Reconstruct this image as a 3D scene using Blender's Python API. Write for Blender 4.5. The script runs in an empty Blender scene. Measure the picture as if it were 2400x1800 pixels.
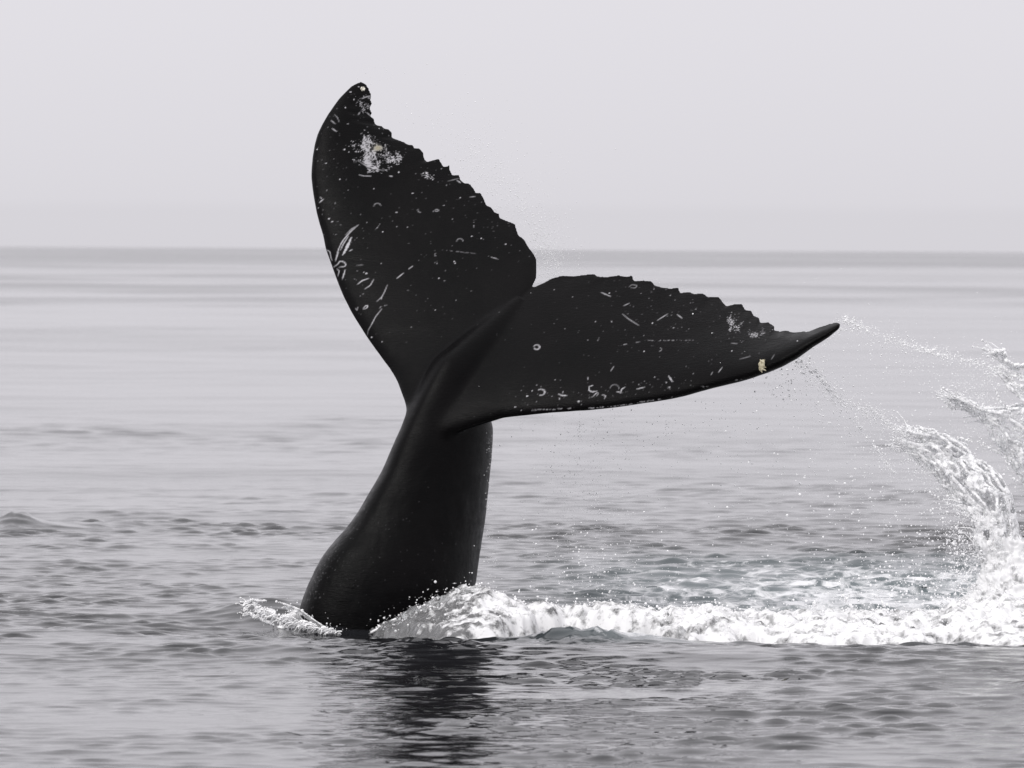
import bpy, math
import numpy as np
from mathutils import Matrix, Vector
sc = bpy.context.scene
COL = sc.collection

# ------------------------------------------------------------------ camera
W0, H0 = 2400.0, 1800.0          # pixel frame of the photograph, used to measure things
FPX = 17391.0                    # focal length in those pixels (about 261 mm)
CAM_H = 2.5
HOR = 580.0
pitch = math.atan((900 - HOR) / FPX)
roll = math.radians(0.33)
fwd = np.array([0, math.cos(pitch), -math.sin(pitch)])
right0 = np.array([1.0, 0, 0])
up0 = np.cross(right0, fwd)
cr, sr = math.cos(roll), math.sin(roll)
RIGHT = cr * right0 + sr * up0
UP = -sr * right0 + cr * up0
CAM = np.array([0, 0, CAM_H])
cd = bpy.data.cameras.new('camera')
cam = bpy.data.objects.new('camera', cd)
COL.objects.link(cam)
M = Matrix(((RIGHT[0], UP[0], -fwd[0], 0), (RIGHT[1], UP[1], -fwd[1], 0),
            (RIGHT[2], UP[2], -fwd[2], CAM_H), (0, 0, 0, 1)))
cam.matrix_world = M
cd.sensor_width = 36
cd.lens = 36 * FPX / W0
cd.clip_start = 1
cd.clip_end = 30000
cd.dof.use_dof = True
cd.dof.focus_distance = 49.6
cd.dof.aperture_fstop = 8.0
sc.camera = cam
sc.cycles.max_bounces = 14; sc.cycles.diffuse_bounces = 8; sc.cycles.transmission_bounces = 10

def ray(px, py):
    d = fwd + RIGHT * (px - 1200) / FPX - UP * (py - 900) / FPX
    return d
def at_y(px, py, y):
    """the point at distance y seen along the photo direction px, py"""
    d = ray(px, py)
    return CAM + d * (y / d[1])
def project(P):
    v = P - CAM
    z = v @ fwd
    return 1200 + FPX * (v @ RIGHT) / z, 900 - FPX * (v @ UP) / z

# ------------------------------------------------------------------ world, sun
world = bpy.data.worlds.new('World')
sc.world = world
world.use_nodes = True
nt = world.node_tree
nt.nodes.clear()
N = nt.nodes.new
L = nt.links.new
SUN_EL, SUN_AZ = math.radians(40), math.radians(-148)   # azimuth measured from +Y (away from camera) towards +X
out = N('ShaderNodeOutputWorld')
bg = N('ShaderNodeBackground'); bg.inputs[1].default_value = 0.1
sky = N('ShaderNodeTexSky'); sky.sky_type = 'NISHITA'; sky.sun_disc = False
sky.sun_elevation = SUN_EL; sky.sun_rotation = SUN_AZ
sky.dust_density = 4; sky.air_density = 1.0
hs = N('ShaderNodeHueSaturation'); hs.inputs['Saturation'].default_value = 0.08
hs.inputs['Value'].default_value = 0.9
L(sky.outputs[0], hs.inputs['Color'])
tc = N('ShaderNodeTexCoord'); sx = N('ShaderNodeSeparateXYZ')
L(tc.outputs['Generated'], sx.inputs[0])
# overcast cloud layer: luminance rises gently with height above the horizon
ramp = N('ShaderNodeValToRGB')
mr = N('ShaderNodeMapRange'); mr.inputs[1].default_value = 0; mr.inputs[2].default_value = 1
mr.inputs[3].default_value = 0; mr.inputs[4].default_value = 1
pw = N('ShaderNodeMath'); pw.operation = 'POWER'; pw.inputs[1].default_value = 0.5
# slight unevenness of the fog bank's top
nz = N('ShaderNodeTexNoise'); nz.inputs['Scale'].default_value = 9; nz.inputs['Detail'].default_value = 3
mpn = N('ShaderNodeMapping'); mpn.inputs['Scale'].default_value = (1, 1, 12)
L(tc.outputs['Generated'], mpn.inputs[0]); L(mpn.outputs[0], nz.inputs[0])
ms = N('ShaderNodeMath'); ms.operation = 'MULTIPLY_ADD'; ms.inputs[1].default_value = 0.0016; ms.inputs[2].default_value = -0.0008
L(nz.outputs[0], ms.inputs[0])
ad = N('ShaderNodeMath'); ad.operation = 'ADD'
L(sx.outputs[2], ad.inputs[0]); L(ms.outputs[0], ad.inputs[1])
L(ad.outputs[0], mr.inputs[0]); L(mr.outputs[0], pw.inputs[0]); L(pw.outputs[0], ramp.inputs[0])
cr_ = ramp.color_ramp
def el(pos, v, tint=(1.0, 0.978, 1.035)):
    e = cr_.elements.new(pos); v *= 0.5; e.color = (v * tint[0], v * tint[1], v * tint[2], 1)
def sq(z): return math.sqrt(z)
cr_.elements[0].position = 0; cr_.elements[0].color = (0.355, 0.347, 0.367, 1)
cr_.elements[1].position = 1; cr_.elements[1].color = (0.60, 0.592, 0.61, 1)
el(sq(0.0046), 0.716); el(sq(0.0060), 0.742); el(sq(0.03), 0.795); el(sq(0.10), 0.84); el(sq(0.25), 0.95)
vm = N('ShaderNodeVectorMath'); vm.operation = 'SCALE'; vm.inputs['Scale'].default_value = 20.0
L(ramp.outputs[0], vm.inputs[0])
mx = N('ShaderNodeMix'); mx.data_type = 'RGBA'; mx.inputs[0].default_value = 0.94
L(hs.outputs[0], mx.inputs[6]); L(vm.outputs[0], mx.inputs[7])
L(mx.outputs[2], bg.inputs[0]); L(bg.outputs[0], out.inputs[0])

sd = bpy.data.lights.new('sun', 'SUN')
sd.energy = 1.5; sd.angle = math.radians(25); sd.color = (1.0, 0.98, 0.95)
sun = bpy.data.objects.new('sun', sd); COL.objects.link(sun)
sv = Vector((math.sin(SUN_AZ) * math.cos(SUN_EL), math.cos(SUN_AZ) * math.cos(SUN_EL), math.sin(SUN_EL)))
sun.rotation_euler = sv.to_track_quat('Z', 'Y').to_euler()
sun.location = (0, 0, 20)
vs = sc.view_settings
vs.view_transform = 'Standard'; vs.look = 'None'; vs.exposure = 0.0; vs.gamma = 1.0
try: vs.use_curve_mapping = False
except Exception: pass

# ------------------------------------------------------------------ helpers
rng = np.random.default_rng(7)
def tag(o, label=None, cat=None, group=None, kind=None):
    if label: o['label'] = label
    if cat: o['category'] = cat
    if group: o['group'] = group
    if kind: o['kind'] = kind
    return o
def mesh_obj(name, verts, faces, mat, parent=None, smooth=True):
    """faces: (n,4) or (n,3) int array"""
    verts = np.asarray(verts, dtype=np.float32); faces = np.asarray(faces, dtype=np.int32)
    me = bpy.data.meshes.new(name)
    me.vertices.add(len(verts)); me.vertices.foreach_set('co', verts.ravel())
    k = faces.shape[1]
    me.loops.add(faces.size); me.loops.foreach_set('vertex_index', faces.ravel())
    me.polygons.add(len(faces))
    me.polygons.foreach_set('loop_start', np.arange(len(faces), dtype=np.int32) * k)
    me.polygons.foreach_set('use_smooth', np.full(len(faces), smooth))
    me.update(calc_edges=True); me.validate()
    o = bpy.data.objects.new(name, me); COL.objects.link(o)
    if mat: me.materials.append(mat)
    if parent: o.parent = parent
    return o
def set_attr(o, name, vals):
    a = o.data.attributes.new(name, 'FLOAT', 'POINT')
    a.data.foreach_set('value', np.asarray(vals, dtype=np.float32))
def grid_faces(nr, nc, closed=False):
    r = np.arange(nr - 1)[:, None]; c = np.arange(nc if closed else nc - 1)[None, :]
    c2 = (c + 1) % nc
    a = r * nc + c; b = r * nc + c2; d = (r + 1) * nc + c; e = (r + 1) * nc + c2
    return np.stack([a, b, e, d], -1).reshape(-1, 4)
# gradient noise in numpy
_perm = np.random.default_rng(3).permutation(256); _perm = np.concatenate([_perm, _perm, _perm])
_g = np.random.default_rng(4).normal(size=(256, 3)); _g /= np.linalg.norm(_g, axis=1)[:, None]
def perlin(x, y, z=0.0):
    x, y, z = np.broadcast_arrays(np.asarray(x, float), y, z)
    xi = np.floor(x).astype(int); yi = np.floor(y).astype(int); zi = np.floor(z).astype(int)
    xf = x - xi; yf = y - yi; zf = z - zi
    f = lambda t: t * t * t * (t * (t * 6 - 15) + 10)
    u, v, w = f(xf), f(yf), f(zf)
    r = 0
    for i in (0, 1):
        for j in (0, 1):
            for k in (0, 1):
                h = _perm[_perm[_perm[(xi + i) & 255] + ((yi + j) & 255)] + ((zi + k) & 255)]
                g = _g[h]
                d = g[..., 0] * (xf - i) + g[..., 1] * (yf - j) + g[..., 2] * (zf - k)
                r = r + d * (u if i else 1 - u) * (v if j else 1 - v) * (w if k else 1 - w)
    return r * 1.5
def fbm(x, y, z=0.0, o=4, lac=2.03, gain=0.5):
    s = 0; a = 1; t = 0
    for i in range(o):
        s = s + a * perlin(np.asarray(x) * lac**i + 17.3 * i, np.asarray(y) * lac**i - 9.1 * i, np.asarray(z) * lac**i + 4.7 * i); t += a; a *= gain
    return s / t
def worley(x, y, seed=0):
    """F1, F2 distance on the plane"""
    xi = np.floor(x).astype(int); yi = np.floor(y).astype(int)
    f1 = np.full(x.shape, 9.0); f2 = f1.copy()
    for i in (-1, 0, 1):
        for j in (-1, 0, 1):
            h = _perm[(_perm[(xi + i + seed) & 255] + yi + j) & 255]
            cx = xi + i + (h / 255.0); cy = yi + j + (_perm[h] / 255.0)
            d = np.hypot(x - cx, y - cy)
            f2 = np.minimum(f2, np.maximum(f1, d)); f1 = np.minimum(f1, d)
    return f1, f2
def sstep(a, b, x):
    t = np.clip((x - a) / (b - a), 0, 1); return t * t * (3 - 2 * t)
def new_mat(name):
    m = bpy.data.materials.new(name); m.use_nodes = True
    b = m.node_tree.nodes['Principled BSDF']
    return m, m.node_tree, b
def resample(P, n, t=None):
    P = np.asarray(P, float)
    d = np.r_[0, np.cumsum(np.linalg.norm(np.diff(P, axis=0), axis=1))]; d /= d[-1]
    if t is None: t = np.linspace(0, 1, n)
    return np.stack([np.interp(t, d, P[:, k]) for k in range(P.shape[1])], 1)
def smooth1(P, k):
    P = P.copy()
    for _ in range(k): P[1:-1] = 0.25 * P[:-2] + 0.5 * P[1:-1] + 0.25 * P[2:]
    return P

# ------------------------------------------------------------------ sea
def local_level(x, y):
    """swell, trough and piled water round the whale (metres above mean level)"""
    right = sstep(-3.2, -1.0, x)
    h = 0.05 * np.exp(-((y - 46.2) / 0.75)**2) * (0.25 + 0.75 * right)
    h += -0.085 * np.exp(-((y - 48.7) / 0.8)**2) * np.exp(-((x - 0.6) / 3.2)**4)
    h += 0.10 * np.exp(-((x + 1.55) / 0.42)**2 - ((y - 49.9) / 0.5)**2)
    h += 0.07 * np.exp(-((x - 1.6) / 2.4)**4 - ((y - 49.9) / 0.6)**2)
    h += 0.055 * np.exp(-((x + 4.2) / 0.55)**2 - ((y - 64.2) / 0.9)**2)
    h += 0.085 * np.exp(-((x + 4.28) / 0.17)**2 - ((y - 64.4) / 0.5)**2) * (1 + 0.4 * perlin(x / 0.07, y / 0.2, 3.0))
    h += 0.075 * np.exp(-((x - 0.42) / 0.30)**2 - ((y - 47.5) / 0.30)**2) * (1 + 0.8 * perlin(x / 0.13, y / 0.13, 3.0) + 0.5 * perlin(x / 0.05, y / 0.06, 1.0))
    h += 0.05 * np.exp(-((x - 0.85) / 0.35)**2 - ((y - 47.5) / 0.30)**2)
    return h
def chop_zone(x, y):
    return sstep(-0.6, 1.2, x) * sstep(48.6, 50.5, y) * (1 - sstep(56, 64, y))

def sea_waves():
    r = np.random.default_rng(21); comps = []
    def add(n, l0, l1, slope, spread, d0=-90.0):
        for lam in np.exp(np.linspace(math.log(l0), math.log(l1), n)):
            lam *= r.uniform(0.9, 1.1)
            th = math.radians(d0 + r.normal(0, spread))
            k = 2 * math.pi / lam
            comps.append((k * math.cos(th), k * math.sin(th), slope / k * r.uniform(0.6, 1.4), r.uniform(0, 6.283), lam))
    add(12, 40, 9, 0.004, 22, -80)
    add(24, 8, 1.6, 0.0042, 28, -75)
    add(26, 1.6, 0.75, 0.0060, 24, -100)
    add(30, 0.75, 0.26, 0.0105, 20, -72)
    add(30, 0.75, 0.26, 0.0105, 20, -106)
    add(36, 0.28, 0.115, 0.0285, 24, -68)
    add(36, 0.28, 0.115, 0.0285, 24, -104)
    return comps
def build_sea():
    y1 = np.concatenate([np.arange(27.0, 33.0, 0.09), np.arange(33.0, 44.0, 0.046), np.arange(44.0, 58.0, 0.036), np.arange(58.0, 66.0, 0.046)])
    y2 = [66.0]
    while y2[-1] < 9000: y2.append(y2[-1] * (1.0011 if y2[-1] < 110 else 1.0035 if y2[-1] < 400 else 1.011 if y2[-1] < 2000 else 1.06))
    y0 = [-6000, -1500, -400, -120, -40, -15, -5, 0, 4, 8, 12, 15, 18, 20, 22, 24, 25, 25.5, 26, 26.5, 26.8]
    ys = np.concatenate([y0, y1, y2])
    nf = 370
    u = np.linspace(-1, 1, nf)
    o = np.geomspace(1.03, 1, 2)
    ext = np.cumsum(np.geomspace(0.012, 0.5, 16)) / np.cumsum(np.geomspace(0.012, 0.5, 16))[-1]
    half = 0.102 * np.maximum(ys, 34) + 0.6
    X = np.empty((len(ys), nf + 32)); 
    X[:, 16:-16] = u[None, :] * half[:, None]
    big = np.maximum(8000.0, 3 * half)
    X[:, -16:] = half[:, None] + ext[None, :]**2.2 * (big - half)[:, None]
    X[:, :16] = -X[:, -16:][:, ::-1]
    Y = np.repeat(ys[:, None], X.shape[1], 1)
    dy = np.gradient(ys)[:, None]; dx = np.gradient(X, axis=1)
    sp = np.maximum(dy, dx)
    # patches of rippled and slick water, long across the view
    patch = fbm(X / 9.0 + 3.1, Y / 16.0 + 1.7, 0, 3)
    far_patch = fbm(X / 60.0 + 0.7, Y / 55.0 + 5.2, 2.0, 3)
    pat = sstep(-0.35, 0.35, patch * 0.9 + far_patch * 0.9)
    gust = np.clip(0.9 + 1.2 * fbm(X / 1.6, Y / 2.2, 6.1, 3), 0.2, 1.5)
    gust2 = np.clip(0.9 + 1.8 * fbm(X / 1.2, Y / 1.6, 1.1, 3), 0.1, 1.8)
    cz = chop_zone(X, Y)
    Zs = np.zeros_like(X); dX = np.zeros_like(X); dY = np.zeros_like(X); Z = np.zeros_like(X)
    for kx, ky, a, ph, lam in sea_waves():
        att = np.clip((lam / sp - 2.1) / 1.6, 0, 1)
        rows = np.where(att.max(axis=1) > 0)[0]
        if len(rows) == 0: continue
        i0, i1 = rows[0], rows[-1] + 1
        s = slice(i0, i1)
        t = kx * X[s] + ky * Y[s] + ph
        if lam > 1.6: g = 1.0
        elif lam > 0.4: g = (0.30 + 1.0 * pat[s]) * gust[s] + 0.5 * cz[s]
        else: g = (0.42 + 0.85 * pat[s]) * gust2[s] + 0.4 * cz[s]
        A = a * att[s] * g
        sn = np.sin(t); cs = np.cos(t)
        kk = math.hypot(kx, ky)
        if lam > 1.6: Z[s] += A * cs
        else: Zs[s] += A * cs
        dX[s] -= 0.9 * A * kx / kk * sn; dY[s] -= 0.9 * A * ky / kk * sn
    # short waves: flat troughs, pointed crests
    sg = 0.024
    Z += Zs + 0.35 * np.minimum(Zs * Zs / sg, 0.012)
    loc = np.abs(Y - 52) < 20
    Z = Z + np.where(loc, local_level(X, np.where(loc, Y, 0)), 0)
    # confused lumps in the churned water behind the whale
    m = (cz > 0.01)
    Z[m] += cz[m] * (0.024 * fbm(X[m] / 0.5, Y[m] / 0.5, 3.3, 4) + 0.012 * np.abs(fbm(X[m] / 0.2, Y[m] / 0.25, 8.1, 3)))
    # earth curvature is negligible here; the far rows simply run to the horizon
    P = np.stack([X + dX, Y + dY, Z], -1).reshape(-1, 3)
    o = mesh_obj('sea', P, grid_faces(*X.shape), sea_material())
    # foam lying on the surface
    foam = np.zeros_like(X)
    foam += chop_zone(X, Y) * (1.12 - 0.45 * sstep(52, 60, Y)) * (0.62 + 0.38 * sstep(-0.2, 3.0, X))
    foam += 0.9 * np.exp(-((X - 3.6) / 1.3)**2 - ((Y - 49.6) / 1.3)**2)
    foam += 0.75 * np.exp(-((X - 0.75) / 0.55)**2 - ((Y - 47.5) / 0.35)**2)
    # slicks and ruffled bands running across the far water
    lg = np.log(np.maximum(Y, 30))
    xa = X / np.maximum(Y, 60)
    band = 0.5 * perlin(lg * 4.2 + 0.31 + 0.5 * perlin(xa * 9, lg * 3, 4.4), xa * 8, 1.5) + 0.7 * perlin(lg * 11, xa * 16, 7.5) + 0.75 * perlin(lg * 30, xa * 34, 2.5) + 0.35 * fbm(X / 14, Y / 30, 2.2, 2)
    band += 0.75 * sstep(700, 1300, Y) - 0.9 * np.exp(-((lg - math.log(262)) / 0.10)**2) - 0.5 * np.exp(-((lg - math.log(118)) / 0.07)**2) + 0.5 * np.exp(-((lg - math.log(345)) / 0.09)**2)
    set_attr(o, 'ruffle', sstep(-0.25, 0.75, band).ravel())
    set_attr(o, 'foam', np.clip(foam, 0, 1).ravel())
    tag(o, kind='structure')
    return o

def sea_material():
    m, nt, b = new_mat('sea_water')
    N = nt.nodes.new; L = nt.links.new
    b.inputs['Base Color'].default_value = (0.016, 0.021, 0.026, 1)
    b.inputs['Roughness'].default_value = 0.06
    b.inputs['IOR'].default_value = 1.36
    geo = N('ShaderNodeNewGeometry')
    mp = N('ShaderNodeMapping'); mp.inputs['Scale'].default_value = (0.45, 1, 1)
    L(geo.outputs['Position'], mp.inputs[0])
    n1 = N('ShaderNodeTexNoise'); n1.inputs['Scale'].default_value = 15; n1.inputs['Detail'].default_value = 4; n1.inputs['Roughness'].default_value = 0.6
    L(mp.outputs[0], n1.inputs['Vector'])
    bp = N('ShaderNodeBump'); bp.inputs['Strength'].default_value = 0.26; bp.inputs['Distance'].default_value = 0.012
    L(n1.outputs[0], bp.inputs['Height']); 
    # larger ripples that the far mesh is too coarse to carry
    n2 = N('ShaderNodeTexNoise'); n2.inputs['Scale'].default_value = 0.9; n2.inputs['Detail'].default_value = 5; n2.inputs['Roughness'].default_value = 0.65
    L(mp.outputs[0], n2.inputs['Vector'])
    sy = N('ShaderNodeSeparateXYZ'); L(geo.outputs['Position'], sy.inputs[0])
    fr = N('ShaderNodeMapRange'); fr.inputs[1].default_value = 70; fr.inputs[2].default_value = 260; fr.inputs[3].default_value = 0; fr.inputs[4].default_value = 0.45
    L(sy.outputs[1], fr.inputs[0])
    ru = N('ShaderNodeAttribute'); ru.attribute_name = 'ruffle'
    rs = N('ShaderNodeMath'); rs.operation = 'MULTIPLY_ADD'; rs.inputs[1].default_value = 1.5; rs.inputs[2].default_value = 0.15; L(ru.outputs['Fac'], rs.inputs[0])
    fm = N('ShaderNodeMath'); fm.operation = 'MULTIPLY'; L(fr.outputs[0], fm.inputs[0]); L(rs.outputs[0], fm.inputs[1])
    b2 = N('ShaderNodeBump'); b2.inputs['Distance'].default_value = 0.12
    L(fm.outputs[0], b2.inputs['Strength']); L(n2.outputs[0], b2.inputs['Height']); L(bp.outputs[0], b2.inputs['Normal'])
    L(b2.outputs[0], b.inputs['Normal'])
    # wind ruffle grows with distance: unresolved wavelets act as roughness
    rr = N('ShaderNodeMapRange'); rr.inputs[1].default_value = 60; rr.inputs[2].default_value = 500; rr.inputs[3].default_value = 0.0; rr.inputs[4].default_value = 0.115
    L(sy.outputs[1], rr.inputs[0]); 
    r2 = N('ShaderNodeMath'); r2.operation = 'MULTIPLY_ADD'; r2.inputs[1].default_value = 1.0; r2.inputs[2].default_value = 0.25; L(ru.outputs['Fac'], r2.inputs[0])
    r3 = N('ShaderNodeMath'); r3.operation = 'MULTIPLY'; L(rr.outputs[0], r3.inputs[0]); L(r2.outputs[0], r3.inputs[1])
    r4 = N('ShaderNodeMath'); r4.operation = 'ADD'; r4.inputs[1].default_value = 0.03; L(r3.outputs[0], r4.inputs[0]); L(r4.outputs[0], b.inputs['Roughness'])
    # foam
    at = N('ShaderNodeAttribute'); at.attribute_name = 'foam'
    mp2 = N('ShaderNodeMapping'); mp2.inputs['Scale'].default_value = (1.0, 0.55, 1)
    L(geo.outputs['Position'], mp2.inputs[0])
    nf = N('ShaderNodeTexNoise'); nf.inputs['Scale'].default_value = 3.4; nf.inputs['Detail'].default_value = 7; nf.inputs['Roughness'].default_value = 0.62; nf.inputs['Distortion'].default_value = 1.4
    L(mp2.outputs[0], nf.inputs['Vector'])
    sub = N('ShaderNodeMath'); sub.operation = 'MULTIPLY_ADD'; sub.inputs[1].default_value = 0.36; sub.inputs[2].default_value = -0.36
    L(at.outputs['Fac'], sub.inputs[0])
    ad = N('ShaderNodeMath'); ad.operation = 'ADD'; L(nf.outputs[0], ad.inputs[0]); L(sub.outputs[0], ad.inputs[1])
    mr = N('ShaderNodeMapRange'); mr.inputs[1].default_value = 0.42; mr.inputs[2].default_value = 0.60; L(ad.outputs[0], mr.inputs[0])
    gt = N('ShaderNodeMath'); gt.operation = 'GREATER_THAN'; gt.inputs[1].default_value = 0.01; L(at.outputs['Fac'], gt.inputs[0])
    mu = N('ShaderNodeMath'); mu.operation = 'MULTIPLY'; L(mr.outputs[0], mu.inputs[0]); L(gt.outputs[0], mu.inputs[1])
    fb = N('ShaderNodeBsdfDiffuse'); fb.inputs[0].default_value = (0.74, 0.745, 0.76, 1)
    aer = N('ShaderNodeMix'); aer.data_type = 'RGBA'; aer.inputs[6].default_value = (0.012, 0.0125, 0.0145, 1); aer.inputs[7].default_value = (0.13, 0.155, 0.165, 1)
    L(at.outputs['Fac'], aer.inputs[0]); L(aer.outputs[2], b.inputs['Base Color'])
    mix = N('ShaderNodeMixShader'); L(mu.outputs[0], mix.inputs[0]); L(b.outputs[0], mix.inputs[1]); L(fb.outputs[0], mix.inputs[2])
    L(mix.outputs[0], nt.nodes['Material Output'].inputs[0])
    return m
sea = build_sea()

# ------------------------------------------------------------------ whale tail
Z1 = lambda x, y: (700 + x / 3.6867, 160 + y / 3.6867)
Z2 = lambda x, y: (700 + x / 3.6867, 560 + y / 3.6867)
Z3 = lambda x, y: (1200 + x / 2.765, 600 + y / 2.765)
NOTCH = (1247.0, 675.0)
N0 = at_y(NOTCH[0], NOTCH[1], 50.25)
S_ = np.array([1.62, -1.05, -0.81]); S_ /= np.linalg.norm(S_)
A_ = np.array([0.57, 0.37, 0.66]); A_ -= S_ * (A_ @ S_); A_ /= np.linalg.norm(A_)
N_ = np.cross(S_, A_); N_ /= np.linalg.norm(N_)      # faces the camera and the sky
def wdef(s, a):
    """how far the flukes cup towards the camera side of their plane"""
    return 0.075 * s * s + 0.10 * np.maximum(np.abs(s) - 1.2, 0)**2
def surf(s, a, h=0.0):
    s = np.asarray(s, float); a = np.asarray(a, float)
    return N0 + s[..., None] * S_ + a[..., None] * A_ + (wdef(s, a) + h)[..., None] * N_
def to_sa(px, py):
    d = ray(px, py); w = 0.0
    for _ in range(25):
        t = ((N0 + w * N_ - CAM) @ N_) / (d @ N_)
        q = CAM + d * t - N0
        s, a = q @ S_, q @ A_
        w = 0.5 * w + 0.5 * wdef(s, a)
    return s, a
tl = [Z1(*p) for p in [(540,118),(580,135),(610,180),(632,240),(622,268),(632,300),(620,335),(622,360),(634,385),(626,415),(655,440),(660,465),(678,490),(715,498),(745,525),(775,530),(805,560),(812,598),(860,620),(910,640),(950,662),(985,665),(1000,690),(1045,698),(1075,735),(1085,765),(1100,790),(1125,805),(1165,795),(1210,787),(1240,825),(1258,850),(1300,838),(1310,880),(1335,922),(1385,925),(1400,960),(1435,990),(1475,1000),(1510,1040),(1535,1078),(1570,1080),(1600,1130),(1630,1185),(1665,1200),(1700,1243),(1730,1255),(1745,1290),(1785,1310),(1830,1333),(1865,1350),(1885,1400),(1905,1445),(1950,1480),(1990,1545),(2030,1600),(2052,1645)]]
tl += [Z2(*p) for p in [(2058,220),(2060,280),(2050,350),(2025,400)]] + [NOTCH]
ll = [Z1(*p) for p in [(540,118),(500,138),(450,170),(400,220),(350,275),(300,345),(250,420),(200,510),(165,590),(140,680),(122,780),(113,880),(112,950),(122,1040),(135,1130),(155,1250),(180,1350),(210,1450)]]
ll += [Z2(*p) for p in [(235,90),(280,210),(330,350),(390,500),(450,620),(530,750),(620,890),(700,1000),(780,1120),(840,1230),(880,1350),(930,1500)]]
tr = [NOTCH] + [Z3(*p) for p in [(200,175),(260,145),(330,128),(400,130),(470,122),(530,118),(560,132),(620,135),(690,128),(740,135),(778,130),(795,158),(850,158),(900,165),(930,190),(980,203),(1030,210),(1075,207),(1095,235),(1150,235),(1180,245),(1240,245),(1270,262),(1340,268),(1370,300),(1395,320),(1440,312),(1490,312),(1515,345),(1550,355),(1570,385),(1600,400),(1615,430),(1660,430),(1700,455),(1703,478),(1740,487),(1775,482),(1830,495),(1880,490),(1920,488),(2000,460),(2060,440),(2105,428),(2128,440)]]
lr = [Z3(*p) for p in [(2128,440),(2120,465),(2050,520),(1950,580),(1850,650),(1750,705),(1650,750),(1550,785),(1400,825),(1250,865),(1100,905),(950,935),(800,960),(600,985),(400,1003),(200,1018),(0,1038)]] + [Z2(1750,1545), (1160, 986)]
def conv(lst): return np.array([to_sa(*p) for p in lst])
TL, LL, TR, LR = conv(tl)[::-1], conv(ll)[::-1], conv(tr), conv(lr)[::-1]
# leading edges run into the tail stock
LR = np.vstack([[(0, -1.42), (0.12, -1.40), (0.24, -1.30), (0.34, -1.18)], LR[1:]])
LL = np.vstack([[(0, -1.42), (-0.05, -1.40)], LL])
EXTRA = {}
def half_fluke(Lc, Tc, nu=460, nv=84):
    t = np.linspace(0, 1, nu)
    tt = 1 - (1 - t)**1.15
    Lp = resample(smooth1(resample(Lc, 900), 14), nu, tt)
    Tp = smooth1(resample(Tc, nu, tt), 1)
    Ts = smooth1(Tp, 160); dT = (Tp - Ts) * sstep(0, 0.06, tt)[:, None] * (1 - sstep(0.9, 0.97, tt))[:, None]
    Tp = Tp + 0.45 * dT
    Tp[0] = Tc[0]; Lp[-1] = Tp[-1] = Tc[-1]
    v = 0.5 * (1 - np.cos(np.linspace(0, math.pi, nv)))
    P = Lp[:, None, :] * (1 - v)[None, :, None] + Tp[:, None, :] * v[None, :, None]
    c = np.linalg.norm(Lp - smooth1(Tp, 1200), axis=1)
    c = np.minimum(c, np.linalg.norm(Lp - Tp, axis=1) * 1.3)
    ratio = 0.115 + 0.40 * tt**4
    th = 5 * ratio * c
    x = v
    prof = 0.2969 * np.sqrt(x) - 0.126 * x - 0.3516 * x**2 + 0.2843 * x**3 - 0.1015 * x**4
    dist = np.linalg.norm(P - Lp[:, None, :], axis=2)
    ve = np.clip(dist / np.maximum(c, 1e-4)[:, None], 0, 1)
    prof2 = 0.2969 * np.sqrt(ve) - 0.126 * ve - 0.3516 * ve**2 + 0.2843 * ve**3 - 0.1015 * ve**4
    H = th[:, None] * prof2 + 0.004 * sstep(0, 0.05, v)[None, :]
    ca = np.linalg.norm(Lp - Tp, axis=1)
    H = np.minimum(H, 0.35 * (1 - v)[None, :] * ca[:, None] + 0.004)
    H = np.maximum(H, 0.008 * np.sin(np.pi * np.clip(v, 0, 1))[None, :]**0.25)
    # faint ribs running to the scalloped trailing edge
    sc_ = (Tp[:, 0:1] * 24)
    H += 0.003 * np.sin(sc_ + 3 * perlin(sc_ * 0.3, 0.3)) * (v[None, :]**14) * sstep(0, 0.05, v)[None, :] * (v[None, :] < 0.985)
    H[:, 0] = 0; H[:, -1] = 0; H[-1, :] = 0
    s, a = P[..., 0], P[..., 1]
    top = surf(s, a, H); bot = surf(s, a, -H * 0.9)
    n = nu * nv
    V = np.vstack([top.reshape(-1, 3), bot.reshape(-1, 3)])
    f = grid_faces(nu, nv)
    F = np.vstack([f, (f + n)[:, ::-1]])
    # close the open sides (L edge, T edge, root, tip)
    def strip(idx):
        idx = np.asarray(idx)
        return np.stack([idx[:-1], idx[:-1] + n, idx[1:] + n, idx[1:]], 1)
    i = np.arange(nu); j = np.arange(nv)
    F = np.vstack([F, strip(i * nv)[:, ::-1], strip(i * nv + nv - 1), strip(j), strip((nu - 1) * nv + j)[:, ::-1]])
    return V, F
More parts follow.
